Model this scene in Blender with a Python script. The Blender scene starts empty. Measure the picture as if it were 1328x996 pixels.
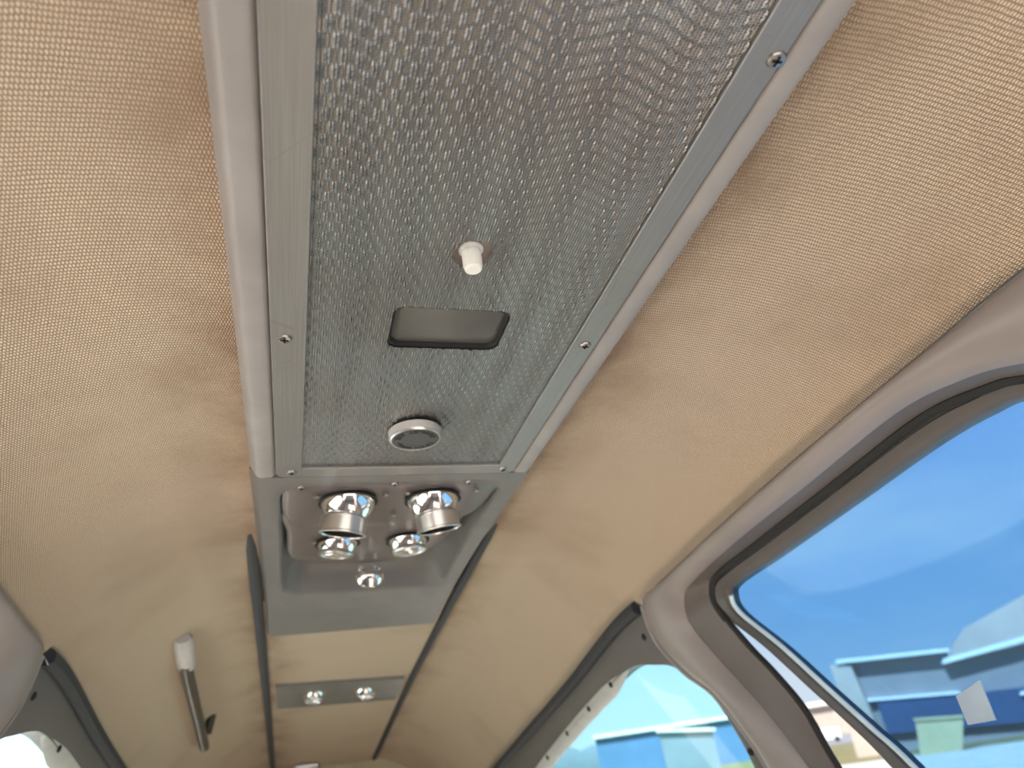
import bpy, bmesh, math, random
import numpy as np
from mathutils import Vector, Matrix

random.seed(4)
S = 0.25                      # one layout unit = distance from lens to console face (0.25 m)
CX = 0.358                    # centre line of the cabin (layout units)
scene = bpy.context.scene
C = scene.collection

# ------------------------------------------------------------------ camera
cam_d = bpy.data.cameras.new('camera'); cam = bpy.data.objects.new('camera', cam_d); C.objects.link(cam)
cam.matrix_world = Matrix(((0.95695644, -0.01623112, -0.28977737, 0),
                           (-0.25890645, -0.49893431, -0.82706227, 0),
                           (-0.13115572, 0.8664878, -0.48166074, 0), (0, 0, 0, 1)))
cam_d.sensor_width = 36; cam_d.lens = 920/1328*36; cam_d.clip_start = 0.005; cam_d.clip_end = 3000
cam_d.dof.use_dof = True; cam_d.dof.focus_distance = 0.42; cam_d.dof.aperture_fstop = 8.5
scene.camera = cam
# ------------------------------------------------------------------ sky, sun, exposure
SKY = 2.5
wd = bpy.data.worlds.new('sky'); scene.world = wd; wd.use_nodes = True
nt = wd.node_tree; nt.nodes.clear()
def wn(t, **k):
    n = nt.nodes.new(t)
    for a, b in k.items(): setattr(n, a, b)
    return n
tc = wn('ShaderNodeTexCoord'); sp = wn('ShaderNodeSeparateXYZ'); nt.links.new(tc.outputs['Generated'], sp.inputs[0])
rp = wn('ShaderNodeValToRGB'); nt.links.new(sp.outputs['Z'], rp.inputs[0])
el = rp.color_ramp.elements
el[0].position = 0.0; el[0].color = (.95, .97, 1, 1)
el[1].position = 1.0; el[1].color = (.30, .46, .82, 1)
e = el.new(.12); e.color = (.66, .82, 1, 1)
e = el.new(.35); e.color = (.46, .66, .97, 1)
mp = wn('ShaderNodeMapping'); mp.inputs['Scale'].default_value = (1.2, 2.6, 5.5); mp.inputs['Rotation'].default_value = (0, .25, .5)
nt.links.new(tc.outputs['Generated'], mp.inputs[0])
nz = wn('ShaderNodeTexNoise'); nz.inputs['Scale'].default_value = 1.5; nz.inputs['Detail'].default_value = 7; nz.inputs['Roughness'].default_value = .6
nt.links.new(mp.outputs[0], nz.inputs['Vector'])
cr = wn('ShaderNodeValToRGB'); cr.color_ramp.elements[0].position = .42; cr.color_ramp.elements[1].position = .68
cr.color_ramp.elements[0].color = (0, 0, 0, 1); cr.color_ramp.elements[1].color = (.75, .75, .75, 1)
nt.links.new(nz.outputs[0], cr.inputs[0])
mx = wn('ShaderNodeMixRGB'); mx.inputs[2].default_value = (.95, .98, 1.02, 1)
nt.links.new(cr.outputs[0], mx.inputs[0]); nt.links.new(rp.outputs[0], mx.inputs[1])
bg = wn('ShaderNodeBackground'); bg.inputs['Strength'].default_value = SKY
nt.links.new(mx.outputs[0], bg.inputs['Color'])
wo = wn('ShaderNodeOutputWorld'); nt.links.new(bg.outputs[0], wo.inputs[0])

sun_d = bpy.data.lights.new('sun', 'SUN'); sun_d.energy = 28; sun_d.angle = math.radians(.6); sun_d.color = (1, .90, .80)
sun = bpy.data.objects.new('sun', sun_d); C.objects.link(sun)
sun.rotation_euler = Vector((.50, .36, -.79)).to_track_quat('-Z', 'Y').to_euler()   # high sun on the rod side, slightly forward

vs = scene.view_settings
vs.view_transform = 'Standard'; vs.look = 'None'; vs.gamma = 1; vs.use_curve_mapping = False; vs.exposure = 0.08

# ------------------------------------------------------------------ materials
class NT:
    def __init__(s, name):
        s.m = bpy.data.materials.new(name); s.m.use_nodes = True; s.t = s.m.node_tree
        s.b = s.t.nodes['Principled BSDF']; s.out = s.t.nodes['Material Output']
    def n(s, t, **k):
        n = s.t.nodes.new(t)
        for a, b in k.items(): setattr(n, a, b)
        return n
    def l(s, a, b): s.t.links.new(a, b)
    def math(s, op, a, b=None, c=None):
        n = s.n('ShaderNodeMath', operation=op)
        for i, v in enumerate((a, b, c)):
            if v is None: continue
            if isinstance(v, (int, float)): n.inputs[i].default_value = v
            else: s.l(v, n.inputs[i])
        return n.outputs[0]
    def mix(s, f, a, b):
        n = s.n('ShaderNodeMixRGB')
        for i, v in enumerate((f, a, b)):
            if isinstance(v, (int, float)): n.inputs[i].default_value = v
            elif isinstance(v, tuple): n.inputs[i].default_value = (*v, 1)
            else: s.l(v, n.inputs[i])
        return n.outputs[0]
    def ramp(s, f, p0, p1, c0=(0, 0, 0), c1=(1, 1, 1)):
        n = s.n('ShaderNodeValToRGB'); e = n.color_ramp.elements
        e[0].position = p0; e[1].position = p1; e[0].color = (*c0, 1); e[1].color = (*c1, 1)
        s.l(f, n.inputs[0]); return n.outputs[0]
    def noise(s, vec, scale, detail=3, rough=.5):
        n = s.n('ShaderNodeTexNoise'); n.inputs['Scale'].default_value = scale; n.inputs['Detail'].default_value = detail
        n.inputs['Roughness'].default_value = rough; s.l(vec, n.inputs['Vector']); return n.outputs[0]
    def bump(s, h, strength, dist):
        n = s.n('ShaderNodeBump'); n.inputs['Strength'].default_value = strength; n.inputs['Distance'].default_value = dist
        s.l(h, n.inputs['Height']); s.l(n.outputs[0], s.b.inputs['Normal'])
    def obj(s): return s.n('ShaderNodeTexCoord').outputs['Object']
    def uv(s): return s.n('ShaderNodeTexCoord').outputs['UV']

def plain(name, col, rough=.5, metal=0., var=.08, nscale=30, bump=0., spec=.5, coat=0.):
    k = NT(name); v = k.obj(); f = k.noise(v, nscale, 4)
    c0 = tuple(max(0, c*(1-var)) for c in col); c1 = tuple(min(1, c*(1+var)) for c in col)
    k.l(k.mix(k.ramp(f, .3, .7), c0, c1), k.b.inputs['Base Color'])
    k.b.inputs['Roughness'].default_value = rough; k.b.inputs['Metallic'].default_value = metal
    k.b.inputs['Specular IOR Level'].default_value = spec; k.b.inputs['Coat Weight'].default_value = coat
    if bump: k.bump(k.noise(v, 900, 2), bump, .0004)
    return k.m

def fabric(name, col, gap, stain_shade):
    k = NT(name); uv = k.uv(); s = k.n('ShaderNodeSeparateXYZ'); k.l(uv, s.inputs[0])
    wob = k.noise(uv, 14, 2)
    u = k.math('ADD', k.math('DIVIDE', s.outputs[0], .0068), k.math('MULTIPLY', wob, .9)); v = k.math('ADD', k.math('DIVIDE', s.outputs[1], .0104), k.math('MULTIPLY', wob, .9))
    row = k.math('FLOOR', v); odd = k.math('MULTIPLY', k.math('MODULO', k.math('ABSOLUTE', row), 2.), .5)
    a = k.math('ABSOLUTE', k.math('SINE', k.math('MULTIPLY', k.math('ADD', u, odd), math.pi)))
    b = k.math('ABSOLUTE', k.math('SINE', k.math('MULTIPLY', v, math.pi)))
    h = k.math('MULTIPLY', k.math('POWER', k.math('MULTIPLY', a, b), .8), k.math('MULTIPLY_ADD', k.noise(uv, 120, 2), .9, .5))
    yarn = k.mix(k.ramp(k.noise(uv, 160, 3), .3, .7), tuple(c*.88 for c in col), tuple(min(1, c*1.1) for c in col))
    base = k.mix(k.ramp(h, .15, .62), gap, yarn)
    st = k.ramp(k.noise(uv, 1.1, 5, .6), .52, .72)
    grime_shade = k.math('MULTIPLY', k.ramp(k.noise(uv, 2.2, 6, .62), .30, .60), k.ramp(s.outputs[0], .01, .27, (1, 1, 1), (0, 0, 0)))  # grime plus painted shade, darkening the fabric towards the console edge
    base2 = k.mix(k.math('MULTIPLY', st, .38), base, stain_shade)
    base2 = k.mix(k.math('MULTIPLY', grime_shade, .85), base2, stain_shade)
    k.l(base2, k.b.inputs['Base Color']); k.b.inputs['Roughness'].default_value = .9
    k.b.inputs['Specular IOR Level'].default_value = .15
    k.bump(h, .9, .0012)
    return k.m

def grille_mat():
    k = NT('patterned_grille_metal'); o = k.obj(); s = k.n('ShaderNodeSeparateXYZ'); k.l(o, s.inputs[0])
    P = .0041*S
    u = k.math('DIVIDE', s.outputs[0], P); v = k.math('DIVIDE', s.outputs[1], P*1.15)
    odd = k.math('MULTIPLY', k.math('MODULO', k.math('ABSOLUTE', k.math('FLOOR', v)), 2.), .5)
    fu = k.math('SUBTRACT', k.math('FRACT', k.math('ADD', u, odd)), .5); fv = k.math('SUBTRACT', k.math('FRACT', v), .5)
    d = k.math('SQRT', k.math('ADD', k.math('MULTIPLY', fu, fu), k.math('MULTIPLY', fv, fv)))
    hole = k.ramp(d, .26, .36)
    tint = k.mix(k.ramp(k.noise(o, 14, 4), .42, .7), (.31, .305, .30), (.27, .245, .23))
    k.l(k.mix(hole, (.045, .042, .04), tint), k.b.inputs['Base Color'])
    k.l(hole, k.b.inputs['Metallic']); k.b.inputs['Roughness'].default_value = .30
    return k.m

def brushed(name, col, rough=.4):
    k = NT(name); o = k.obj(); m = k.n('ShaderNodeMapping'); m.inputs['Scale'].default_value = (900, 12, 900); k.l(o, m.inputs[0])
    g = k.noise(m.outputs[0], 1, 3); f2 = k.noise(o, 22, 5)
    m2 = k.n('ShaderNodeMapping'); m2.inputs['Scale'].default_value = (30, 9, 30); m2.inputs['Rotation'].default_value = (0, 0, .7); k.l(o, m2.inputs[0])
    vo = k.n('ShaderNodeTexVoronoi', feature='DISTANCE_TO_EDGE'); k.l(m2.outputs[0], vo.inputs['Vector']); vo.inputs['Scale'].default_value = 1.1
    scr = k.ramp(vo.outputs['Distance'], .0, .006)
    c = k.mix(k.ramp(g, .3, .7), tuple(x*.9 for x in col), tuple(x*1.08 for x in col))
    c = k.mix(k.math('MULTIPLY', k.ramp(f2, .45, .75), .25), c, tuple(x*.75 for x in col))
    c = k.mix(scr, tuple(x*.86 for x in col), c)
    k.l(c, k.b.inputs['Base Color']); k.b.inputs['Metallic'].default_value = .75; k.b.inputs['Roughness'].default_value = rough
    return k.m

def pane(name, tint, gloss=.02):
    k = NT(name); k.t.nodes.remove(k.b)
    tr = k.n('ShaderNodeBsdfTransparent'); tr.inputs[0].default_value = (*tint, 1)
    gl = k.n('ShaderNodeBsdfGlossy'); gl.inputs['Roughness'].default_value = .02
    lw = k.n('ShaderNodeLayerWeight'); fr = k.math('MULTIPLY_ADD', k.math('POWER', lw.outputs['Facing'], 5.), .5, gloss)
    mxs = k.n('ShaderNodeMixShader'); k.l(fr, mxs.inputs[0]); k.l(tr.outputs[0], mxs.inputs[1]); k.l(gl.outputs[0], mxs.inputs[2])
    k.l(mxs.outputs[0], k.out.inputs[0]); return k.m

M = {}
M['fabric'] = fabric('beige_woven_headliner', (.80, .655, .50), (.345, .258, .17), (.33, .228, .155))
M['grille'] = grille_mat()
M['frame'] = brushed('brushed_grey_aluminium', (.31, .305, .295), .45)
M['rail'] = plain('grey_vinyl_rail', (.30, .282, .268), .45, bump=.25)
M['housing'] = plain('grey_moulded_housing', (.165, .157, .15), .45, bump=.2)
M['reveal'] = plain('dark_reveal_trim', (.125, .103, .093), .45, nscale=9)
M['trim'] = plain('warm_grey_trim_plastic', (.275, .24, .225), .42, nscale=9)
M['trim_dark'] = plain('dark_grey_window_trim', (.125, .117, .11), .5, nscale=9)
M['frame_dark'] = plain('dark_door_frame', (.095, .085, .078), .45)
M['rubber'] = plain('black_rubber', (.012, .012, .012), .7)
M['welt'] = plain('charcoal_welting', (.025, .028, .034), .6)
M['chrome'] = plain('chrome', (.86, .85, .84), .1, 1., var=.02)
M['satin'] = plain('satin_aluminium', (.66, .65, .63), .3, 1., var=.04)
M['steel'] = plain('dark_steel_screw', (.36, .34, .33), .3, 1.)
M['black'] = plain('black_void', (.006, .006, .006), .8)
M['print'] = plain('black_lettering', (.01, .01, .01), .6)
M['face'] = plain('grey_knob_face', (.06, .061, .063), .5)
M['plate'] = plain('mauve_grey_plate', (.15, .127, .12), .3, .15, nscale=16)
M['white'] = plain('white_plastic', (.82, .82, .76), .4)
M['cup'] = plain('brown_cup', (.24, .19, .175), .4)
M['lens'] = plain('smoked_lens', (.085, .08, .072), .3)
M['cream'] = plain('cream_label', (.72, .62, .47), .6)
M['strip'] = plain('grey_lamp_strip', (.19, .18, .17), .4, .3)
M['lamp_lens'] = plain('lamp_lens', (.8, .8, .78), .12, .7)
M['rod'] = plain('olive_rod', (.045, .038, .026), .35)
M['bracket'] = plain('grey_bracket', (.50, .46, .44), .4)
M['carpet'] = plain('tan_carpet', (.60, .53, .45), .95, nscale=60)
M['bulk'] = plain('beige_bulkhead', (.50, .43, .31), .9, nscale=20)
M['panel'] = plain('grey_instrument_panel', (.25, .24, .23), .6)
M['glass_door'] = pane('blue_tinted_glass', (.285, .585, .90))
M['glass_rear'] = pane('aqua_tinted_glass', (.23, .41, .44))
M['glass_left'] = pane('pale_aqua_glass', (.68, .82, .82))
M['glass_dimming'] = pane('grey_dimming_glass', (.29, .315, .34))  # tint of the added pane that dims the outside
M['glass_gap'] = pane('clear_glass', (.92, .94, .94))
M['aqua_edge'] = plain('pale_glass_edge', (.74, .86, .86), .25)
M['lip'] = plain('pale_lip', (.42, .43, .41), .3)

# ------------------------------------------------------------------ mesh helpers
class MB:
    def __init__(s): s.v = []; s.f = []; s.uv = None
    def add(s, vs, fs):
        o = len(s.v); s.v += [tuple(p) for p in vs]; s.f += [tuple(i+o for i in f) for f in fs]; return s
    def box(s, x0, x1, y0, y1, z0, z1):
        return s.add([(x0,y0,z0),(x1,y0,z0),(x1,y1,z0),(x0,y1,z0),(x0,y0,z1),(x1,y0,z1),(x1,y1,z1),(x0,y1,z1)],
                     [(0,3,2,1),(4,5,6,7),(0,1,5,4),(1,2,6,5),(2,3,7,6),(3,0,4,7)])
    def loft(s, loops, closed=True, cap0=False, cap1=False):
        n = len(loops[0]); vs = [p for L in loops for p in L]; fs = []
        for a in range(len(loops)-1):
            for i in range(n if closed else n-1):
                j = (i+1) % n
                fs.append((a*n+i, a*n+j, (a+1)*n+j, (a+1)*n+i))
        if cap0: fs.append(tuple(reversed(range(n))))
        if cap1: fs.append(tuple((len(loops)-1)*n+i for i in range(n)))
        return s.add(vs, fs)
    def lathe(s, prof, M4=None, n=40, cap=True):
        M4 = M4 or Matrix(); loops = []
        for r, z in prof:
            loops.append([M4 @ Vector((r*math.cos(2*math.pi*i/n), r*math.sin(2*math.pi*i/n), z)) for i in range(n)])
        return s.loft(loops, True, cap, cap)
    def tube(s, path, r, n=10, cap=True, flat=1.):
        path = [Vector(p) for p in path]; loops = []
        for i, p in enumerate(path):
            t = (path[min(i+1, len(path)-1)]-path[max(i-1, 0)]).normalized()
            a = t.cross(Vector((0, 0, 1)));  a = a.normalized() if a.length > 1e-4 else Vector((1, 0, 0))
            b = a.cross(t)
            loops.append([p+a*r*math.cos(2*math.pi*k/n)+b*r*flat*math.sin(2*math.pi*k/n) for k in range(n)])
        return s.loft(loops, True, cap, cap)
    def build(s, name, mat, parent=None, scale=S, smooth=35, origin=None, fix=True):
        me = bpy.data.meshes.new(name)
        o = Vector(origin) if origin is not None else Vector((0, 0, 0))
        me.from_pydata([((Vector(p)-o)*scale)[:] for p in s.v], [], s.f); me.update()
        if fix:
            bm = bmesh.new(); bm.from_mesh(me); bmesh.ops.remove_doubles(bm, verts=bm.verts, dist=1e-7)
            bmesh.ops.recalc_face_normals(bm, faces=bm.faces); bm.to_mesh(me); bm.free()
        if smooth: me.shade_smooth(); me.set_sharp_from_angle(angle=math.radians(smooth))
        ob = bpy.data.objects.new(name, me); C.objects.link(ob)
        me.materials.append(M[mat] if isinstance(mat, str) else mat)
        ob.parent = parent
        ob.location = o*scale
        if parent is not None: ob.location = o*scale - WL[parent.name]
        WL[ob.name] = o*scale
        return ob
WL = {}
def tag(o, label=None, cat=None, group=None, kind=None):
    if label: o['label'] = label
    if cat: o['category'] = cat
    if group: o['group'] = group
    if kind: o['kind'] = kind
    return o
def empty(name, loc, scale=S):
    o = bpy.data.objects.new(name, None); C.objects.link(o); o.location = Vector(loc)*scale; o.empty_display_size = .02
    WL[o.name] = Vector(loc)*scale; return o
def thing(name, loc, label, cat, group=None, scale=S): return tag(empty(name, loc, scale), label, cat, group)
def struct(name, loc=(0, 0, 0), label=None): return tag(empty(name, loc), label, None, None, 'structure')
def catmull(pts, m, closed=True):
    P = [np.array(p, float) for p in pts]; n = len(P); out = []
    segs = n if closed else n-1
    for i in range(segs):
        if closed: a, b, c, d = P[(i-1) % n], P[i], P[(i+1) % n], P[(i+2) % n]
        else: a, b, c, d = P[max(i-1, 0)], P[i], P[i+1], P[min(i+2, n-1)]
        for k in range(m):
            t = k/m
            out.append(.5*((2*b)+(c-a)*t+(2*a-5*b+4*c-d)*t*t+(3*b-a-3*c+d)*t**3))
    if not closed: out.append(P[-1])
    return out
def rrect(x0, x1, y0, y1, r, z, n=6):
    L = []
    for cx, cy, a0 in ((x1-r, y1-r, 0), (x0+r, y1-r, 90), (x0+r, y0+r, 180), (x1-r, y0+r, 270)):
        for k in range(n+1):
            a = math.radians(a0+90*k/n); L.append((cx+r*math.cos(a), cy+r*math.sin(a), z))
    return L
def align(axis, loc):
    return Matrix.Translation(Vector(loc)) @ Vector(axis).to_track_quat('Z', 'Y').to_matrix().to_4x4()

# ------------------------------------------------------------------ cabin surfaces
def wx(z, y): return 1.63+.25*(1-z/.8)-.03*max(0, y-3)
def sx(x, side): return x if side > 0 else 2*CX-x
def wp(y, z, off, side): return (sx(wx(z, y)+off, side), y, z)
_zc = ([-4, 2.6, 3.3, 4.0, 4.52, 5.9, 8.7, 9.6], [1, 1, .992, .955, .902, .765, .42, .31])
def zc(y): return float(np.interp(y, *_zc))
def zcs(y): return sum(zc(y+d) for d in (-.3, -.15, 0, .15, .3))/5
_ze = catmull([(-4, .72), (-1.2, .82), (.2, .868), (.93, .86), (1.17, .846), (1.51, .827), (1.94, .80), (2.47, .758), (3.03, .705), (3.28, .674),
               (3.65, .634), (4.57, .465), (5.58, .304), (6.86, .095), (8, -.1), (9.3, -.33)], 8, False)
_zy = [p[0] for p in _ze]; _zz = [p[1] for p in _ze]
def ze(y): return float(np.interp(y, _zy, _zz))
A0 = .505
def head(t, y, side):     # t 0 at console, 1 at the wall edge
    zE = ze(y); A = wx(zE, y)-CX; z0 = zcs(y)+.04
    h = A0+(A-A0)*t; z = z0-(z0-zE)*t**2.1
    return (CX+side*h, y, z)
def head_z(x, y):
    zE = ze(y); A = wx(zE, y)-CX; t = max(0, (abs(x-CX)-A0)/(A-A0)); z0 = zcs(y)+.04
    return z0-(z0-zE)*t**2.1

def sheet(name, grid, mat, parent):
    nu, nv = len(grid), len(grid[0]); b = MB()
    vs = [p for r in grid for p in r]
    fs = [(i*nv+j, i*nv+j+1, (i+1)*nv+j+1, (i+1)*nv+j) for i in range(nu-1) for j in range(nv-1)]
    b.add(vs, fs); o = b.build(name, mat, parent, fix=False)
    me = o.data; uvl = me.uv_layers.new(name='weave')
    V = np.array(vs).reshape(nu, nv, 3); U = np.zeros((nu, nv)); W = np.zeros((nu, nv))
    U[:, 1:] = np.cumsum(np.linalg.norm(np.diff(V, axis=1), axis=2), axis=1)
    mid = nv//2
    W[1:, :] = np.cumsum(np.linalg.norm(np.diff(V[:, mid], axis=0), axis=1))[:, None]
    uvv = np.stack([U.ravel(), W.ravel()], 1)
    idx = np.zeros(len(me.loops), int); me.loops.foreach_get('vertex_index', idx)
    uvl.data.foreach_set('uv', uvv[idx].ravel()); return o

ys = list(np.arange(-4, 9.31, .1))
ceil = struct('ceiling', (CX, 3, 1), 'beige woven fabric headliner')
for side in (1, -1):
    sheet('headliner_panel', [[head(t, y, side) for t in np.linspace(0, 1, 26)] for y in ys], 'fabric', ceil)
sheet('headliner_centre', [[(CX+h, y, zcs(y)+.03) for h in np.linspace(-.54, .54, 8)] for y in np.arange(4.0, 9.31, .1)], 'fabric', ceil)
for i, side in enumerate((-1, 1)):
    b = MB(); b.tube([(CX+side*.540, y, head_z(CX+side*.540, y)-.012+.05*max(0, 1-(y-2.7)/1.1)) for y in np.arange(2.9, 9.2, .1)], .028, 10, flat=.8)
    tag(b.build('trim_%d' % (i+1), 'welt'), 'charcoal welting strip along the headliner seam behind the console', None, None, 'structure')

# side walls: door surround, window surround, pillar
OB = [((.2, .868), (.5, .40)), ((.6, .868), (.83, .585)), ((.93, .862), (1.06, .70)), ((1.17, .848), (1.23, .746)), ((1.51, .829), (1.45, .763)),
      ((1.94, .802), (1.875, .731)), ((2.47, .76), (2.418, .692)), ((3.0, .71), (2.835, .643)), ((3.28, .676), (2.957, .601)), ((3.318, .492), (3.01, .501)),
      ((3.216, .33), (2.946, .352)), ((3.068, .206), (2.87, .22)), ((2.985, .021), (2.797, .09)), ((2.965, -.104), (2.715, -.13)), ((2.95, -.6), (2.62, -.6)),
      ((2.85, -1.38), (2.35, -1.05)), ((1.3, -1.4), (1.2, -1.15)), ((-.3, -1.4), (.05, -1.0)), ((-.5, -.6), (-.1, -.5)), ((-.35, .2), (.12, 0.0))]
CL = [(.53, .38), (.87, .58), (1.113, .70), (1.223, .732), (1.43, .754), (1.80, .728), (2.33, .687), (2.717, .656), (2.826, .609), (2.857, .531),
      (2.79, .36), (2.72, .235), (2.66, .08), (2.655, -.13), (2.58, -.6), (2.30, -1.02), (1.2, -1.12), (.09, -.97), (-.06, -.48), (.15, 0.0)]
PW = [((3.29, .66), (3.44, .395)), ((3.65, .636), (3.70, .428)), ((4.57, .467), (4.06, .382)), ((5.58, .306), (4.78, .247)), ((6.86, .097), (5.77, .04)), ((8, -.1), (6.3, -.12)),
      ((9.3, -.33), (6.6, -.35)), ((9.3, -1.38), (6.4, -.8)), ((6, -1.38), (5.5, -.95)), ((4.3, -1.38), (4.2, -.95)), ((2.9, -1.38), (3.3, -.8)), ((2.95, -.6), (3.12, -.5)),
      ((2.965, -.104), (3.075, -.1)), ((2.985, .021), (3.075, .042)), ((3.068, .206), (3.115, .2)), ((3.216, .33), (3.25, .325)), ((3.318, .492), (3.33, .372))]
m = 6
Oc = catmull([a for a, _ in OB], m); Bc = catmull([b for _, b in OB], m); Cc = catmull(CL, m)
Pc = catmull([a for a, _ in PW], m); Wc = catmull([b for _, b in PW], m)
def lerp(A, B, t): return [a+(b-a)*t for a, b in zip(A, B)]
def ring(L, off, side): return [wp(p[0], p[1], off if not callable(off) else off(p), side) for p in L]

def screw(parent, loc, axis, r, mat='steel', name='screw'):
    b = MB(); m4 = align(axis, loc)
    b.lathe([(r*.2, -r*.1), (r, -r*.1), (r, r*.12), (r*.86, r*.34), (r*.45, r*.42), (r*.1, r*.42)], m4, 20)
    o = b.build(name, mat, parent, origin=loc)
    c = MB()
    for w_, l_ in ((.16, .58), (.58, .16)):
        vs = [m4 @ Vector((x*r, y*r, z*r)) for z in (.30, .47) for x, y in ((-l_, -w_), (l_, -w_), (l_, w_), (-l_, w_))]
        c.add(vs, [(0, 3, 2, 1), (4, 5, 6, 7), (0, 1, 5, 4), (1, 2, 6, 5), (2, 3, 7, 6), (3, 0, 4, 7)])
    c.build('cross_slot', 'black', o, origin=loc, smooth=0); return o

for side, nm in ((1, 'right'), (-1, 'left')):
    wall = struct('wall_%s' % nm, (sx(1.75, side), 3, 0))
    b = MB(); N = 8
    b.loft([ring(lerp(Oc, Bc, t), -.055*math.sin(math.pi*min(1, t*1.0))**.8-.005, side) for t in np.linspace(0, 1, N+1)]
           + [ring(lerp(Bc, Cc, .06), .004, side)])
    b.build('door_surround', 'trim', wall, smooth=50)
    b = MB(); b.loft([ring(lerp(Bc, Cc, t), .002+.068*t**.8, side) for t in (0, .3, .65, 1)] + [ring(Cc, .10, side)])
    b.build('door_reveal', 'reveal', wall, smooth=50)
    b = MB()
    b.loft([ring(lerp(Pc, Wc, t), -.012*math.sin(math.pi*t), side) for t in np.linspace(0, 1, 7)] + [ring(Wc, .03, side), ring(Wc, .07, side)])
    b.build('window_surround', 'trim_dark', wall, smooth=50)
    # piping between the pillar and the window surround
    b = MB(); b.tube([wp(p[0], p[1], -.012, side) for p in catmull([(3.29, .655), (3.322, .492), (3.22, .33), (3.072, .206), (2.988, .021), (2.967, -.104), (2.955, -.6)], 6, False)], .014, 8)
    b.build('pillar_piping', 'trim', wall)
    b = MB(); b.tube([wp(y, ze(y)-.012, -.018, side) for y in np.arange(3.33, 9.2, .12)], .036, 10)
    b.build('window_welt', 'welt', wall)
    b = MB(); b.tube([wp(y, ze(y)-.002, -.005, side) for y in np.arange(-.4, 3.3, .12)], .012, 8)
    b.build('header_piping', 'trim_dark', wall)
    # pale retainer lip along the sloping upper edge of the window
    tp = lambda i: min(1, i/9)
    lp = catmull([(3.75, .436), (4.06, .395), (4.78, .262), (5.77, .055), (6.2, -.06)], 8, False)
    b = MB(); b.loft([[wp(p[0], p[1]+.004*tp(i)-.012*(1-tp(i)), -.012*tp(i)+.01*(1-tp(i)), side) for i, p in enumerate(lp)], [wp(p[0]-.01*tp(i), p[1]-.03*tp(i), .012*tp(i), side) for i, p in enumerate(lp)], [wp(p[0]-.02*tp(i), p[1]-.05*tp(i), .012+.033*tp(i), side) for i, p in enumerate(lp)]], False)
    lo = b.build('retainer_lip', 'lip', wall)
    for y_, z_ in ((4.02, .385), (4.45, .305), (4.95, .21), (5.5, .095)):
        screw(lo, wp(y_, z_, -.006, side), (-side, 0, -.35), .016, 'rubber')
    for y_, z_ in ((3.415, .528), (3.185, .298), (3.025, -.036)):
        screw(wall, wp(y_, z_, -.012, side), (-side, 0, -.3), .017, 'rubber')
    # lower side panel
    b = MB(); yy = list(np.arange(-3.5, 9.31, .4))
    b.loft([[wp(y, z, 0, side) if z > -1.5 else (sx(wx(-1.4, y)-.02*(-1.4-z), side), y, z) for y in yy] for z in (-1.36, -2, -3, -4.2)], False)
    b.build('lower_panel', 'trim', wall)
    # front post in front of the door opening
    b = MB(); b.loft([[wp(y, z, 0, side) for y, z in ((-.5, -1.38), (-.55, -.6), (-.4, .2), (.15, .868))], [wp(y, z, .02, side) for y, z in ((-.8, -1.38), (-.85, -.6), (-.75, .2), (-.6, .84))]], False)
    b.build('front_post', 'trim', wall)
    # rear window pane
    w2 = tag(MB().loft([ring(Wc, .05, side)] + [[tuple(np.array(p)+(np.mean(np.array(ring(Wc, .05, side)), axis=0)-np.array(p))*t) for p in ring(Wc, .05, side)] for t in (.5, .98)], True, False, True).build('window_%d' % (1 if side > 0 else 2), 'glass_rear' if side > 0 else 'glass_left'),
             'aqua tinted rear cabin window on the %s' % ('door side' if side > 0 else 'rod side'), None, None, 'structure')

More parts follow.
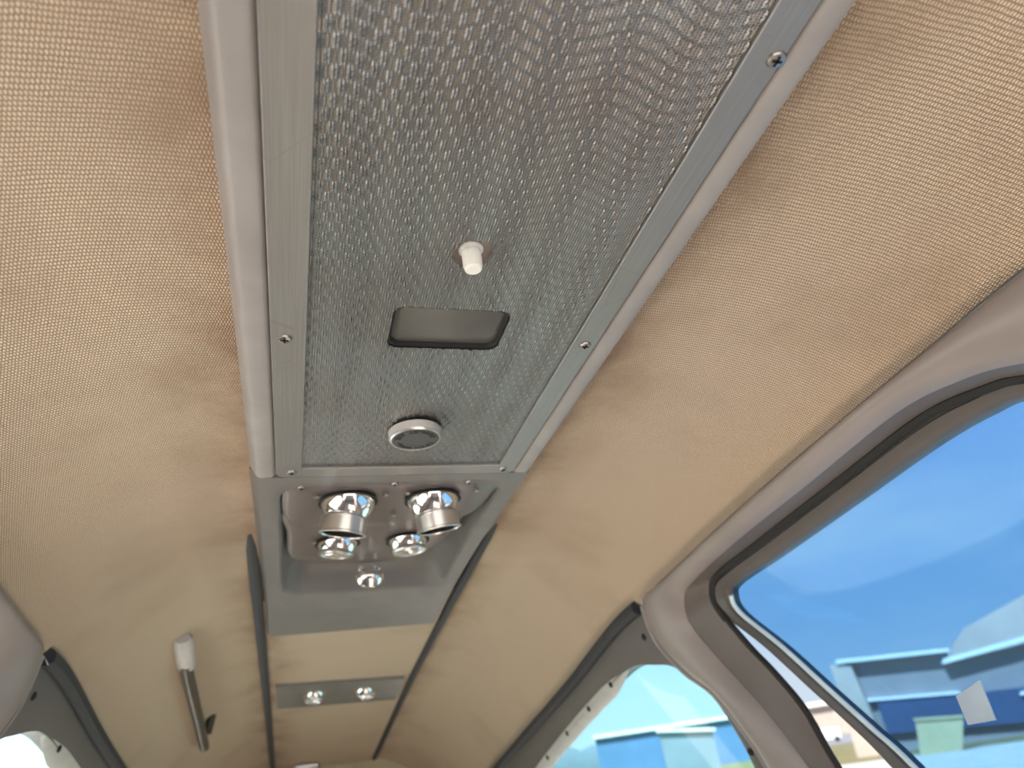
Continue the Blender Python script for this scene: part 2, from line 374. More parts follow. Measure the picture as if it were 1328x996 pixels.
# cabin door standing ajar (right), and fixed window on the left
D1 = [(.40, .36), (.80, .59), (1.10, .735), (1.25, .765), (1.43, .785), (1.80, .76), (2.30, .718), (2.76, .68), (2.90, .625), (2.905, .539),
      (2.731, .352), (2.606, .178), (2.486, .008), (2.40, -.144), (2.2, -.6), (2.0, -1.1), (1.2, -1.3), (.0, -1.2), (-.2, -.5), (.05, .02)]
D2 = [(.56, .33), (.92, .54), (1.173, .667), (1.30, .687), (1.50, .685), (1.872, .656), (2.372, .618), (2.688, .597), (2.766, .567), (2.77, .49),
      (2.626, .316), (2.50, .13), (2.395, -.02), (2.309, -.148), (2.1, -.58), (1.9, -.9), (1.2, -1.05), (.15, -.95), (-.02, -.46), (.2, .02)]
D1c = catmull(D1, m); D2c = catmull(D2, m)
def door(side, idx, glass, label):
    d = struct('door_%d' % idx if side > 0 else 'window_3', (sx(1.85, side), 1.5, 0), label)
    e = .02
    b = MB(); b.loft([ring(D1c, .15, side), ring(D1c, .105, side), ring(lerp(D1c, D2c, .25), .09, side), ring(lerp(D1c, D2c, .5), .10, side), ring(lerp(D1c, D2c, .6), .085, side), ring(lerp(D1c, D2c, .9), .095, side), ring(D2c, .12, side), ring(D2c, .16, side), ring(D1c, .19, side)])
    b.build('door_frame', 'frame_dark', d, smooth=40)
    g = ring(D2c, .13, side); cpt = np.mean(np.array(g), axis=0)
    b = MB(); b.loft([g]+[[tuple(np.array(p)+(cpt-np.array(p))*t) for p in g] for t in (.4, .97)], True, False, True)
    b.build('pane', glass, d)
    b = MB(); pth = [wp(p[0], p[1], .118, side) for p in lerp(D1c, D2c, 1.02)[8*m:15*m]]
    b.tube(pth, .010, 8); b.build('edge_strip', 'aqua_edge', d)
    if side > 0:
        g2 = ring(lerp(Bc, Oc, 1.12), .22, side); c2 = np.mean(np.array(g2), axis=0)
        b = MB(); b.loft([g2]+[[tuple(np.array(p)+(c2-np.array(p))*t) for p in g2] for t in (.5, .98)], True, False, True); b.build('added_dimming_pane', 'glass_dimming', d)  # added pane, no real cabin part, dims the view past the ajar door
        b = MB(); b.tube([wp(p[0], p[1]-.004, .085, side) for p in Cc[0:9*m+3]], .017, 8); b.build('door_seal', 'rubber', d)
        b = MB(); b.tube([wp(p[0]-.006, p[1], .085, side) for p in Cc[9*m:15*m]], .012, 8); b.build('door_seal', 'rubber', d)
    return d
door(1, 1, 'glass_door', 'cabin door standing ajar with blue tinted pane')
door(-1, 2, 'glass_gap', 'fixed forward cabin window on the rod side')

# placard stuck on the door pane
def pp(y, z, off): return wp(y, z, off, 1)
pl = thing('placard', (1.99, 1.9, 0), 'pale grey paper placard stuck to the blue tinted door pane', 'placard')
b = MB(); q = [(1.95, .04), (1.833, .071), (1.868, -.039), (1.974, -.042)]
b.loft([[pp(y_, z_, .112) for y_, z_ in q], [pp(y_, z_, .107) for y_, z_ in q]], True, True, True); M['paper'] = plain('grey_blue_paper', (.42, .52, .62), .7); b.build('sheet', 'paper', pl, smooth=0)
# floor, bulkheads, front
b = MB(); b.box(-1.6, 2.3, -4, 9.3, -4.3, -4.2); tag(b.build('floor', 'carpet', smooth=0), 'tan carpeted cabin floor', None, None, 'structure')
b = MB(); yb = 9.2
arc = [head(t, yb, -1) for t in np.linspace(1, 0, 12)]+[head(t, yb, 1) for t in np.linspace(0, 1, 12)]
b.loft([[(p[0], yb, p[2]+.02) for p in arc], [(p[0], yb+.15, -1) for p in arc], [(p[0], yb+.2, -4.2) for p in arc]], False)
tag(b.build('wall_back', 'bulk'), 'beige rear cabin bulkhead', None, None, 'structure')
wf = struct('wall_front', (CX, -3.2, 0))
b = MB(); b.box(-1.5, 2.2, -3.6, -3.0, -4.2, -.35); b.build('instrument_panel', 'panel', wf, smooth=0)
b = MB(); b.box(-1.4, 2.1, -4.4, -2.7, -.35, -.25); b.build('glareshield', 'panel', wf, smooth=0)

# ------------------------------------------------------------------ overhead console
con = thing('overhead_console', (CX, 2, 1.06), 'long grey moulded overhead console running along the beige cabin ceiling', 'console')
def rail_prof(y, side):
    z = zc(y); pr = [(.415, .03), (.428, .004), (.436, 0), (.474, -.002), (.484, .002), (.492, .012), (.516, .06), (.52, .09)]
    return [(CX+side*h, y, z+d) for h, d in pr]
for side in (-1, 1):
    b = MB(); b.loft([rail_prof(y, side) for y in np.arange(-1.2, 2.36, .11)]+[rail_prof(2.379, side)], False)
    b.build('side_rail', 'rail', con, smooth=40)
# vent housing with the opening for the vent plate
yl0, yl1 = 2.379, 4.52
outer = []; inner = rrect(-.064, .782, 2.462, 3.87, .12, 0, 10); n = len(inner)
def zz(y, d=0): return zc(y)+d
def proj_out(p):
    # matching point on the outer rectangle, by angle from the opening centre
    cx, cy = CX, 3.2; dx, dy = p[0]-cx, p[1]-cy
    kx = (.486)/abs(dx) if abs(dx) > 1e-6 else 1e9
    ky = ((yl1-cy) if dy > 0 else (cy-yl0))/abs(dy) if abs(dy) > 1e-6 else 1e9
    k = min(kx, ky); return (cx+dx*k, cy+dy*k)
def dens(L, k):
    out = []
    for i in range(len(L)):
        a = np.array(L[i]); c = np.array(L[(i+1) % len(L)])
        for j in range(k): out.append(tuple(a+(c-a)*j/k))
    return out
inner = dens(inner, 4)
O2 = [proj_out(p) for p in inner]
# snap the four corners
for cxn in (CX-.486, CX+.486):
    for cyn in (yl0, yl1):
        i = min(range(len(O2)), key=lambda k: (O2[k][0]-cxn)**2+(O2[k][1]-cyn)**2); O2[i] = (cxn, cyn)
def inset(L, d):
    c = np.array((CX, 3.16)); out = []
    for p in L:
        x = p[0]+(-d if p[0] > CX else d)*min(1, abs(p[0]-CX)/.3); y = p[1]+(-d if p[1] > 3.16 else d)*min(1, abs(p[1]-3.16)/.5); out.append((x, y))
    return out
def zL(L, d): return [(p[0], p[1], zz(p[1], d)) for p in L]
grow = [(CX+(p[0]-CX)*1.07, p[1]) for p in O2]
b = MB(); b.loft([zL(grow, .09), zL(grow, .055), zL([(CX+(p[0]-CX)*1.012, p[1]) for p in O2], .008), zL(O2, -.002), zL(lerp2, 0) if False else zL([(p[0]+(q[0]-p[0])*.5, p[1]+(q[1]-p[1])*.5) for p, q in zip(O2, inner)], -.002),
                  zL(inner, -.004), zL(inset(inner, .008), .002), zL(inset(inner, .014), .018), zL(inset(inner, .03), .09), zL(inset(inner, .07), .15), zL(inset(inner, .14), .17)], True, False, True)
b.build('vent_housing', 'housing', con, smooth=40)
b = MB(); rm = zL(inner, .003); b.tube(rm+rm[:1], .0055, 8, False); b.build('recess_rim', 'housing', con)
for x_, y_ in ((.10, 4.56), (.66, 4.56)): screw(con, (x_, y_, zc(y_)+.025), (0, .1, -1), .022)

# ------------------------------------------------------------------ speaker grille panel
gp = thing('speaker_grille_panel', (CX, 1, 1.02), 'grey metal framed panel with patterned perforated grille screwed to overhead console', 'grille panel')
b = MB(); o_ = rrect(-.064, .781, -.85, 2.375, .028, 0, 5); i_ = rrect(.02, .711, -.74, 2.302, .004, 0, 5)
def zf(L, z): return [(p[0], p[1], z) for p in L]
def gro(L, d): return [(p[0]+(d if p[0] > CX else -d), p[1]+(d if p[1] > .6 else -d)) for p in L]
b.loft([zf(o_, 1.025), zf(o_, .999), zf(gro(o_, -.003), .996), zf(gro(i_, .002), .996), zf(i_, .998), zf(i_, 1.02)])
b.build('panel_frame', 'frame', gp, smooth=30)
b = MB(); b.box(-.06, .775, -1.2, 2.37, 1.075, 1.08); b.build('backing', 'black', gp, smooth=0)
for x_, y_ in ((.766, .603), (.748, 1.493), (.733, 2.333), (-.031, 1.509), (-.013, 2.329), (-.031, .603), (.766, -.3), (-.031, -.3)):
    screw(gp, (x_, y_, .996), (0, 0, -1), .0165)
# embossed perforated sheet: a real height field, cut out for switch and lens
nxg, nyg = 700, 620
X = np.linspace(.012, .719, nxg); Y = np.linspace(-.75, 2.308, nyg)
XX, YY = np.meshgrid(X, Y, indexing='ij')
amp = .78+.22*np.cos(2*np.pi*(XX/.105+.25*np.sin(YY*3)))
px_, py_ = .0245, .055
ph = XX/px_
core = np.cos(2*np.pi*ph)*np.cos(2*np.pi*(YY/py_+.30*np.sin(2*np.pi*XX/.23)))
hh = (.13+.87*np.clip(core, 0, 1)**.9)*(.5-.5*np.cos(8*np.pi*ph))*amp*.0070
ZZ = 1.006-hh
V = np.stack([XX, YY, ZZ], -1).reshape(-1, 3)*S
ii, jj = np.meshgrid(np.arange(nxg-1), np.arange(nyg-1), indexing='ij')
xc = (X[ii]+X[ii+1])/2; yc = (Y[jj]+Y[jj+1])/2
hole = ((xc-.363)**2+(yc-1.165)**2 < .045**2)
dx = np.maximum(np.abs(xc-.364)-(.147-.03), 0); dy = np.maximum(np.abs(yc-1.459)-(.089-.03), 0)
hole |= (dx*dx+dy*dy < .03**2)
keep = ~hole.ravel()
a = (ii*nyg+jj).ravel()[keep]; F = np.stack([a, a+1, a+nyg+1, a+nyg], -1).astype(np.int32)
me = bpy.data.meshes.new('grille'); me.vertices.add(len(V)); me.vertices.foreach_set('co', V.ravel())
me.loops.add(F.size); me.loops.foreach_set('vertex_index', F.ravel()); me.polygons.add(len(F))
me.polygons.foreach_set('loop_start', np.arange(0, F.size, 4, dtype=np.int32)); me.update(calc_edges=True); me.shade_smooth()
me.materials.append(M['grille']); go = bpy.data.objects.new('grille', me); C.objects.link(go); go.parent = gp; go.location = -WL[gp.name]
tag(go, 'embossed perforated metal grille with herringbone dimples')

# push switch in round hole
sw = thing('push_switch', (.363, 1.165, 1.05), 'white plunger push switch in a round hole of the grille', 'switch')
b = MB(); b.lathe([(.003, .014), (.03, .014), (.046, .010), (.05, .0), (.056, -.002), (.056, .06), (.01, .06)], Matrix.Translation((.363, 1.165, 1.008)), 36); b.build('cup', 'cup', sw)
b = MB(); b.lathe([(.004, .03), (.029, .02), (.028, .013), (.022, .008), (.0215, -.03), (.019, -.040), (.016, -.0425), (.002, -.0425)], Matrix.Translation((.361, 1.168, 1.006)), 30); b.build('plunger', 'white', sw)
# recessed lens
ln = thing('recessed_lens', (.364, 1.459, 1.05), 'dark rounded rectangular lens recessed in the grille', 'lens')
b = MB(); r0 = rrect(.214, .514, 1.367, 1.551, .032, 0, 8)
b.loft([zf(r0, 1.010), zf(gro2, 0) if False else zf([(p[0]+(-.008 if p[0] > .364 else .008), p[1]+(-.008 if p[1] > 1.459 else .008)) for p in r0], 1.008),
        zf([(p[0]+(-.012 if p[0] > .364 else .012), p[1]+(-.010 if p[1] > 1.459 else .010)) for p in r0], 1.018), zf([(p[0]+(-.016 if p[0] > .364 else .016), p[1]+(-.012 if p[1] > 1.459 else .012)) for p in r0], 1.045), zf(r0, 1.06)])
b.build('rim', 'rubber', ln)
b = MB(); r1 = rrect(.225, .503, 1.376, 1.542, .028, 0, 8); b.loft([zf(r1, 1.04), zf(r1, 1.022), zf([(p[0]+(-.012 if p[0] > .364 else .012), p[1]+(-.012 if p[1] > 1.459 else .012)) for p in r1], 1.019)], True, True, True)
b.build('lens_panel', 'lens', ln)

# exhaust air knob
KX, KY, KZ = .361, 2.02, .966
kn = thing('exhaust_air_control', (KX, KY, 1.0), 'knurled silver exhaust air knob with black lettering on the grille', 'knob')
b = MB(); nk = 96; loops = []
for k_, z in enumerate(np.linspace(.997, KZ+.006, 9)):
    loops.append([(KX+(.0805+(.0032 if (i+k_) % 2 else 0))*math.cos(2*math.pi*i/nk), KY+(.0805+(.0032 if (i+k_) % 2 else 0))*math.sin(2*math.pi*i/nk), z) for i in range(nk)])
b.loft(loops); M['knurl'] = plain('bright_knurled_aluminium', (.80, .79, .76), .35, .35); b.build('knurled_rim', 'knurl', kn, smooth=10)
b = MB(); b.lathe([(.0815, KZ+.007), (.0805, KZ+.003), (.077, KZ), (.074, KZ+.0005)], Matrix.Translation((KX, KY, 0)), 64, False); b.build('bright_edge', 'satin', kn)
b = MB(); b.lathe([(.075, KZ+.0004), (.02, KZ+.0004), (.001, KZ+.0004)], Matrix.Translation((KX, KY, 0)), 64, False); b.build('knob_face', 'face', kn)
b = MB(); b.lathe([(.03, .985), (.03, 1.03)], Matrix.Translation((KX, KY, 0)), 24); b.build('shaft', 'steel', kn)
def letter(ch, x, y, ang, size, parent, z):
    cu = bpy.data.curves.new('t', 'FONT'); cu.body = ch; cu.size = 1; cu.align_x = 'CENTER'; cu.align_y = 'CENTER'; cu.extrude = .02; cu.offset = .018
    to = bpy.data.objects.new('t', cu); C.objects.link(to)
    dg = bpy.context.evaluated_depsgraph_get(); me = bpy.data.meshes.new_from_object(to.evaluated_get(dg))
    bpy.data.objects.remove(to)
    # seen from below: mirror x by turning the glyph over about its vertical axis
    T = Matrix.Scale(S, 4) @ Matrix.Translation((x, y, z)) @ Matrix.Rotation(ang, 4, 'Z') @ Matrix.Diagonal((-size, size, -size*.3, 1))
    me.transform(T); me.flip_normals() if False else None
    me.materials.clear(); me.materials.append(M['print'])
    o = bpy.data.objects.new('letter', me); C.objects.link(o); o.parent = parent; o.location = -WL[parent.name]; return o
def arc_text(txt, r, a_mid, step, tops_in, size):
    n_ = len(txt)
    for i, ch in enumerate(txt):
        if ch == ' ': continue
        a = a_mid+(i-(n_-1)/2)*step
        x = KX+r*math.cos(a); y = KY+r*math.sin(a)
        up = a+math.pi if tops_in else a           # direction of the glyph's top
        letter(ch, x, y, up-math.pi/2, size, kn, KZ-.0006)
# reader faces forward (towards -y): near rim carries the words with tops inwards, far rim has OPEN with tops outwards
arc_text('EXHAUST AIR', .058, math.radians(-98), math.radians(-15.0), True, .0265)
arc_text('OPEN', .058, math.radians(52), math.radians(16), False, .0255)
b = MB(); pa = [(KX+.058*math.cos(math.radians(a)), KY+.058*math.sin(math.radians(a)), KZ-.0005) for a in np.linspace(95, 138, 12)]
b.tube(pa, .0022, 6); tip = [(.067, 137), (.049, 137), (.058, 160)]
tv = [(KX+r*math.cos(math.radians(a)), KY+r*math.sin(math.radians(a)), z) for z in (KZ+.0003, KZ-.001) for r, a in tip]
b.add(tv, [(0, 1, 2), (3, 5, 4), (0, 1, 4, 3), (1, 2, 5, 4), (2, 0, 3, 5)]); b.build('arrow', 'print', kn, smooth=0)

# ------------------------------------------------------------------ vent plate and vents
vp = thing('vent_plate', (CX, 3, 1.03), 'mauve grey stepped plate carrying vents and lights inside the console recess', 'plate')
t1 = catmull([(-.03, 2.435), (.2, 2.43), (.5, 2.43), (.742, 2.434), (.753, 2.62), (.73, 2.79), (.664, 2.872), (.45, 2.93), (.25, 2.93), (.05, 2.90), (-.021, 2.84), (-.044, 2.74), (-.044, 2.55)], 5)
t2 = catmull([(-.03, 2.75), (.3, 2.7), (.69, 2.75), (.696, 2.895), (.683, 3.11), (.621, 3.32), (.489, 3.475), (.24, 3.51), (.043, 3.42), (-.022, 3.31), (-.03, 3.0)], 6)
def plate(L, z, th, dome, name):
    c = np.mean(np.array(L), axis=0); b = MB()
    loops = [[(p[0], p[1], z+th) for p in L], [(p[0], p[1], z+.006) for p in L]]
    for t, d in ((.02, 0.002), (.06, -.002), (.3, -dome*.7), (.65, -dome), (.98, -dome)): loops.append([(p[0]+(c[0]-p[0])*t, p[1]+(c[1]-p[1])*t, z+d) for p in L])
    b.loft(loops, True, False, True); return b.build(name, 'plate', vp, smooth=45)
plate(t1, .999, .05, .005, 'upper_plate'); plate(t2, 1.008, .06, .004, 'lower_plate')
for x_, y_ in ((.02, 2.47), (.35, 2.455), (.63, 2.455)): screw(vp, (x_, y_, .996), (0, 0, -1), .015)
for x_, y_ in ((.075, 2.53), (.325, 2.53), (.405, 2.52), (.67, 2.51), (.38, 2.75), (.08, 3.06), (.63, 2.98)):
    b = MB(); b.lathe([(.011, .004), (.011, -.003), (.006, -.006), (.001, -.006)], Matrix.Translation((x_, y_, .983)), 12); b.build('dark_mark', 'steel', vp)  # small raised studs standing in for illegible markings on the plate
for x_, y_ in ((.165, 3.01), (.545, 2.985)):
    b = MB(); b.box(x_-.026, x_+.026, y_-.01, y_+.05, .996, 1.008); b.build('label_tab', 'cream', vp, smooth=0)

def air_vent(x, y, axis, label):
    t = thing('air_vent', (x, y, .985), label, 'air vent', 'eyeball air vents in the overhead console')
    z = .985; R_ = .104
    b = MB(); b.lathe([(R_*1.0, .01), (R_*1.06, -.004), (R_*1.0, -.006), (R_*.97, .004)], Matrix.Translation((x, y, z)), 40, False); b.build('socket_ring', 'rubber', t)
    ax = Vector(axis).normalized(); m4 = align(ax, (x, y, z+.02))
    b = MB(); b.lathe([(R_*math.sin(a), R_*math.cos(a)) for a in np.linspace(math.radians(38), math.radians(110), 18)], m4, 44, False); b.build('ball', 'chrome', t)
    rn = .083
    b = MB(); b.lathe([(R_*.6, .078), (rn*.95, .078), (rn, .082), (rn, .132), (rn*1.045, .135), (rn*1.045, .141), (rn*.97, .143), (rn*.93, .138)], m4, 44, False); b.build('nozzle', 'satin', t)
    b = MB(); b.lathe([(rn*.95, .138), (rn*.9, .10), (.002, .095)], m4, 40, False); b.build('throat', 'black', t)
air_vent(.192, 2.60, (-.16, .17, -1), 'chrome eyeball air vent whose satin nozzle leans towards the rod side')
air_vent(.515, 2.60, (.14, .15, -1), 'chrome eyeball air vent whose satin nozzle leans towards the door side')

def reading_light(x, y, axis, label):
    t = thing('reading_light', (x, y, .99), label, 'reading light', 'small eyeball reading lights in the overhead console')
    z = .995; R_ = .092
    b = MB(); b.lathe([(R_, .01), (R_*1.07, -.004), (R_*1.0, -.006), (R_*.97, .004)], Matrix.Translation((x, y, z)), 36, False); b.build('socket_ring', 'rubber', t)
    m4 = align(Vector(axis).normalized(), (x, y, z+.025))
    b = MB(); b.lathe([(R_*math.sin(a), R_*math.cos(a)) for a in np.linspace(math.radians(45), math.radians(110), 16)], m4, 40, False); b.build('ball', 'chrome', t)
    b = MB(); b.lathe([(.058, .060), (.073, .064), (.076, .072), (.073, .078), (.064, .078), (.060, .07)], m4, 36, False); b.build('lens_ring', 'satin', t)
    b = MB(); b.lathe([(.064, .071), (.05, .078), (.02, .084), (.001, .085)], m4, 32, False); b.build('lens', 'lamp_lens', t)
reading_light(.182, 3.13, (-.12, .1, -1), 'small chrome reading light beside the chrome twin-post knob, on the rod side')
reading_light(.490, 3.13, (.06, .02, -1), 'small chrome reading light beside the chrome twin-post knob, on the door side')

ck = thing('chrome_knob', (.352, 3.5, 1.0), 'tiny bright chrome knob with two posts at the far edge of plate', 'knob')
m4 = Matrix.Translation((.352, 3.5, .93))
b = MB(); b.lathe([(.002, -.042), (.022, -.040), (.050, -.026), (.068, -.004), (.072, .014), (.066, .026), (.04, .032), (.002, .032)], m4 @ Matrix.Diagonal((1, .8, 1, 1)), 32); b.build('knob_body', 'chrome', ck)
for dx_ in (-.034, .034):
    b = MB(); b.lathe([(.012, .02), (.012, .04), (.019, .046), (.019, .06), (.008, .068)], Matrix.Translation((.352+dx_, 3.5, .93)), 16); b.build('post', 'chrome', ck)

# ------------------------------------------------------------------ rear lamp strip
rl = thing('lamp_strip', (CX, 6.1, zcs(6.1)), 'grey metal strip with two small lamps across the rear ceiling', 'lamp')
b = MB(); P4 = [(-.112, 5.74), (.83, 5.86), (.83, 6.46), (-.112, 6.34)]
Ls = dens(P4, 8)
b.loft([[(p[0], p[1], zcs(p[1])+.03-.0) for p in Ls], [(p[0], p[1], zcs(p[1])+.004) for p in Ls], [(p[0]+(CX-p[0])*.02, p[1]+(6.1-p[1])*.03, zcs(p[1])) for p in Ls], [(p[0]+(CX-p[0])*.97, p[1]+(6.1-p[1])*.97, zcs(p[1]+(6.1-p[1])*.97)) for p in Ls]], True, False, True)
b.build('strip_plate', 'strip', rl)
for x_, y_, ax in ((.165, 6.03, (-.2, -.25, -1)), (.545, 6.08, (.3, -.2, -1))):
    z = zcs(y_); m4 = align(Vector(ax).normalized(), (x_, y_, z+.03))
    b = MB(); b.lathe([(.085*math.sin(a), .085*math.cos(a)) for a in np.linspace(math.radians(35), math.radians(105), 12)], m4, 28, False); bo = b.build('lamp_ball', 'chrome', rl)
    b = MB(); b.lathe([(.05, .066), (.06, .075), (.056, .085), (.046, .08), (.002, .074)], m4, 28, False); b.build('lens', 'lamp_lens', bo)

# small latch at the rear bulkhead
lt = thing('bulkhead_latch', (.26, 9.05, .44), 'small bright latch at the top of the rear bulkhead', 'latch')
zt = zcs(9.0)+.03
b = MB(); b.loft([zf(rrect(.02, .30, 8.86, 9.02, .03, 0), zt), zf(rrect(.02, .30, 8.86, 9.02, .03, 0), zt-.03), zf(rrect(.05, .27, 8.89, 8.99, .03, 0), zt-.05)], True, True, True); b.build('latch_plate', 'satin', lt)
b = MB(); b.tube([(.10, 8.94, zt-.05), (.16, 8.94, zt-.07), (.22, 8.94, zt-.05)], .018, 10); b.build('latch_bar', 'chrome', lt)

# ------------------------------------------------------------------ grab rod on the headliner
gr = thing('grab_rod', (-.56, 4.3, .85), 'slim dark rod with grey bracket fixed to the beige headliner', 'rod')
b = MB(); pb = [(-.551, 4.17, .862), (-.552, 4.20, .858), (-.556, 4.32, .82), (-.562, 4.50, .782), (-.564, 4.56, .770)]
tmp = MB(); tmp.tube(pb, .05, 16, True, .8); vv = [Vector(p) for p in tmp.v]
for i_, f_ in ((0, .75), (4, .6)):
    for k_ in range(16): vv[i_*16+k_] = Vector(pb[i_])+(vv[i_*16+k_]-Vector(pb[i_]))*f_
b.add(vv, tmp.f); b.build('bracket', 'bracket', gr)
b = MB(); b.tube([(-.553, 4.22, .84), (-.553, 4.22, head_z(-.553, 4.22)+.01)], .04, 12); b.build('bracket_foot', 'bracket', gr)
b = MB(); b.tube([(-.562, 4.46, .782), (-.572, 4.7, .74), (-.60, 5.7, .60), (-.622, 6.35, .508)], .036, 14); b.build('rod', 'rod', gr)
b = MB(); b.tube([(-.575, 6.0, .56), (-.55, 6.0, head_z(-.55, 6.0)+.01)], .03, 10); b.build('foot', 'rod', gr)

# ------------------------------------------------------------------ outside, in metres
GZ = -1.9
def gm(name, c0, c1, sc):
    k = NT(name); k.l(k.mix(k.ramp(k.noise(k.obj(), sc, 5), .35, .65), c0, c1), k.b.inputs['Base Color']); k.b.inputs['Roughness'].default_value = .95; return k.m
M['concrete'] = gm('apron_concrete', (.46, .44, .41), (.54, .52, .48), .6)
M['grass'] = gm('dry_grass', (.16, .14, .055), (.21, .185, .085), .8)
M['asphalt'] = gm('pale_road', (.22, .215, .24), (.26, .255, .27), .3)
M['slate'] = plain('slate_blue_siding', (.28, .25, .255), .6, nscale=.5)
M['navy'] = plain('navy_siding', (.05, .075, .15), .6, nscale=.5)
M['pale'] = plain('pale_siding', (.52, .42, .36), .6, nscale=.5)
M['eave'] = plain('white_eave', (.8, .8, .8), .5)
M['shed'] = plain('grey_blue_shed', (.20, .25, .32), .6, nscale=.5)
M['tree'] = plain('treeline', (.13, .17, .22), .9, nscale=.4)
M['drab'] = plain('yellow_green_panel', (.46, .40, .22), .6, nscale=.5)
def disk(name, r0, r1, a0, a1, z, mat, label):
    b = MB(); n_ = 48; A = np.linspace(math.radians(a0), math.radians(a1), n_)
    b.loft([[(r*math.sin(a), r*math.cos(a), z) for a in A] for r in (r0, r1)], False); return tag(b.build(name, mat, None, 1, 0), label, None, None, 'structure')
disk('apron', .01, 52, -180, 180, GZ, 'concrete', 'sunlit concrete apron around the aircraft')
disk('grass_field', 52, 125, -180, 180, GZ, 'grass', 'dry grass strip beyond the apron')
disk('road', 125, 330, -180, 180, GZ, 'asphalt', 'pale taxiway beyond the grass')
disk('far_field', 330, 1500, -180, 180, GZ, 'grass', 'far dry grass field')
def frame(az):
    a = math.radians(az); nrm = Vector((math.sin(a), math.cos(a), 0)); t = Vector((math.cos(a), -math.sin(a), 0)); return nrm, t
def prism(poly, D, depth, az, sc):
    nrm, t = frame(az); b = MB()
    L0 = [nrm*D+t*(p[0]*sc)+Vector((0, 0, p[1]*sc if p[1] > -1.2 else GZ)) for p in poly]
    L1 = [p+nrm*depth for p in L0]; b.loft([L0, L1], True, True, True); return b
AZ = 43.2; D = 60; k = 1.5
hg = thing('hangar', tuple(frame(AZ)[0]*D+Vector((0, 0, GZ))), 'slate blue hangar with white eaves seen through the door pane', 'hangar', None, 1)
prism([(-2.75, -2), (9, -2), (9, 2.6), (4.9, 2.2), (1.7, 1.95), (1.9, 2.4), (-2.6, 2.78)], D, 14, AZ, k).build('siding', 'slate', hg, 1, 0)
prism([(-3.3, -2), (-1.95, -2), (-2.3, 2.55), (-3.2, 2.75)], D-.6, 10, AZ, k).build('end_wall', 'pale', hg, 1, 0)
prism([(-2.9, 2.72), (1.95, 2.38), (1.95, 2.52), (-2.9, 2.88)], D-.8, 1, AZ, k).build('eave', 'eave', hg, 1, 0)
prism([(1.45, 1.92), (9.0, 2.62), (9.0, 2.86), (1.55, 2.12)], D-.8, 1, AZ, k).build('eave', 'eave', hg, 1, 0)
prism([(-2.1, .93), (1.7, .64), (1.7, .76), (-2.1, 1.06)], D-.5, .5, AZ, k).build('band', 'eave', hg, 1, 0)
prism([(-1.75, -.5), (9, -1.1), (9, .3), (1.6, .62), (-1.75, .9)], D-.4, .4, AZ, k).build('open_bay', 'navy', hg, 1, 0)
prism([(3.9, .35), (9, .7), (9, .55), (3.9, .22)], D-.6, .5, AZ, k).build('band', 'eave', hg, 1, 0)
hb = tag(prism([(1.75, -2), (1.75, 2.0), (2.15, 2.6), (2.9, 3.25), (5.7, 4.15), (9, 5.0), (9, -2)], D+15, 12, AZ, k*1.25).build('gabled_hangar', 'pale', None, 1, 0), 'pale grey gabled hangar rising behind the slate blue one', 'hangar')
bx_ = thing('utility_cabinet', tuple(frame(AZ)[0]*50+Vector((0, 0, GZ))), 'yellow green utility cabinet in front of the slate blue hangar', 'cabinet', None, 1)
prism([(-.75, -2), (.95, -2), (1.47, -.25), (-.45, -.1)], 50, 1.5, AZ, 1.25).build('cabinet_body', 'drab', bx_, 1, 0)
prism([(-.5, -.14), (1.5, -.29), (1.5, -.19), (-.5, -.03)], 49.9, 1.7, AZ, 1.25).build('cabinet_lid', 'drab', bx_, 1, 0)
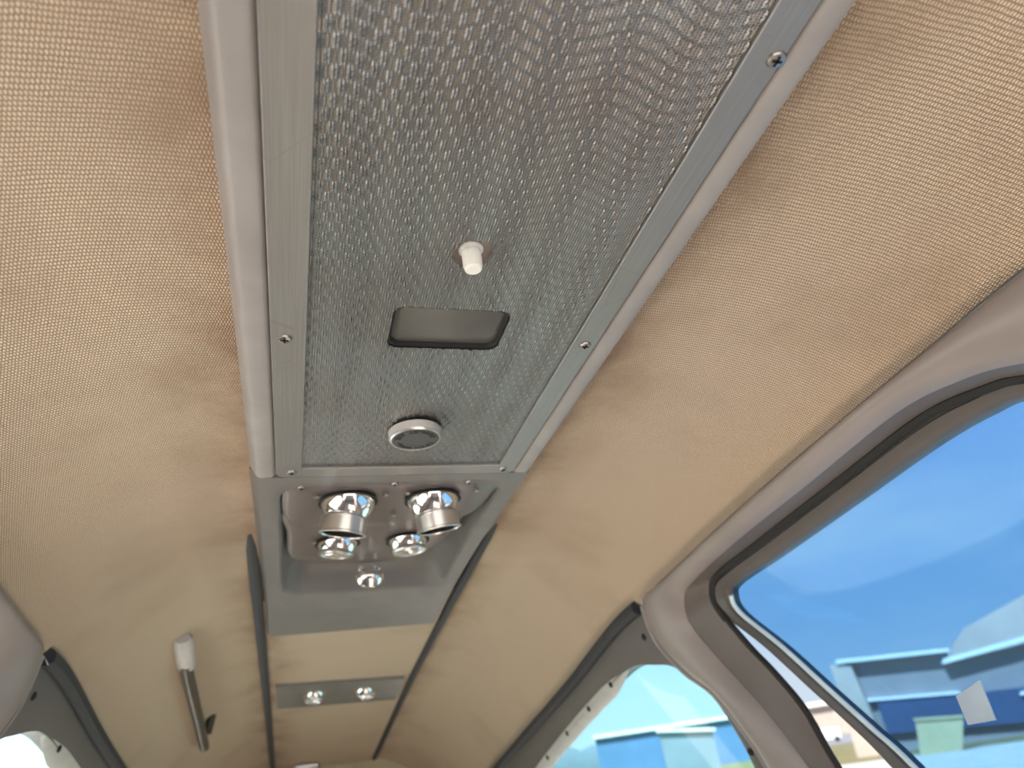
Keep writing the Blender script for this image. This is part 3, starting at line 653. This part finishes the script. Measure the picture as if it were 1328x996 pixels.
# beyond the ajar door
fb = thing('far_building', tuple(frame(37.9)[0]*340+Vector((0, 0, GZ))), 'pale distant building beyond the taxiway past the ajar door', 'building', None, 1)
prism([(-4, -2), (2.6, -2), (2.6, 1.5), (1, 2.0), (-.3, 1.7), (-4, 1.7)], 340, 20, 37.9, 5.6).build('wall', 'pale', fb, 1, 0)
prism([(-4.2, 1.6), (-.2, 1.6), (1, 1.95), (2.8, 1.45), (2.8, 1.65), (1, 2.2), (-.3, 1.9), (-4.2, 1.9)], 338, 25, 37.9, 5.6).build('roof', 'eave', fb, 1, 0)
cv = thing('parked_van', tuple(frame(37)[0]*120+Vector((0, 0, GZ))), 'white van parked beyond the grass past the ajar door', 'van', None, 1)
nr, tt = frame(37.0)
b = MB(); pr = [(-2.2, .5), (-2.2, 1.5), (-1.4, 2.3), (2.2, 2.3), (2.3, .5)]
b.loft([[nr*150+tt*x_+Vector((0, 0, GZ+h_)) for x_, h_ in pr], [nr*152+tt*x_+Vector((0, 0, GZ+h_)) for x_, h_ in pr]], True, True, True); b.build('van_body', 'eave', cv, 1, 0)
for x_ in (-1.4, 1.5):
    b = MB(); b.lathe([(.05, 0), (.45, 0), (.45, 2.1), (.05, 2.1)], align(nr, nr*149.95+tt*x_+Vector((0, 0, GZ+.45))), 18); b.build('wheel', 'rubber', cv, 1)
# seen through the rear window
random.seed(7)
b = MB(); n_ = 150; loops = []; AA = np.radians(np.linspace(-40, 75, n_)); top = [13*(.75+.3*random.random()) for _ in range(n_)]
for dd, hk in ((0, 0), (1, .75), (5, 1), (12, .9), (16, 0)): loops.append([((420+dd+3*random.random())*math.sin(a), (420+dd)*math.cos(a), GZ+top[i]*hk) for i, a in enumerate(AA)])
b.loft(loops, False); tag(b.build('tree_line', 'tree', None, 1, 60), 'dark distant line of trees on the horizon beyond the field', 'trees', None, 'stuff')
nr, tt = frame(25.4)
wb = thing('blue_hangar', tuple(nr*100+Vector((0, 0, GZ))), 'wide blue hangar seen through the rear cabin window', 'hangar', None, 1)
M['blue'] = plain('blue_siding', (.09, .19, .38), .6, nscale=.5)
prism([(-3.5, -2), (7, -2), (7, 1.5), (-3.5, 1.5)], 100, 25, 25.4, 2).build('siding', 'blue', wb, 1, 0)
prism([(-3.6, 1.45), (7.1, 1.4), (7.1, 1.62), (-3.6, 1.66)], 99.5, 26, 25.4, 2).build('eave', 'eave', wb, 1, 0)
tk = thing('pale_shed', tuple(nr*60+Vector((0, 0, GZ))), 'pale boxy shed in front of the wide blue hangar', 'shed', None, 1)
prism([(.55, -2), (3.75, -2), (3.7, .95), (.5, 1.35)], 60, 4, 25.4, 1.2).build('wall', 'shed', tk, 1, 0)
prism([(.35, 1.3), (3.9, .9), (3.9, 1.05), (.35, 1.48)], 59.7, 4.6, 25.4, 1.2).build('roof', 'eave', tk, 1, 0)
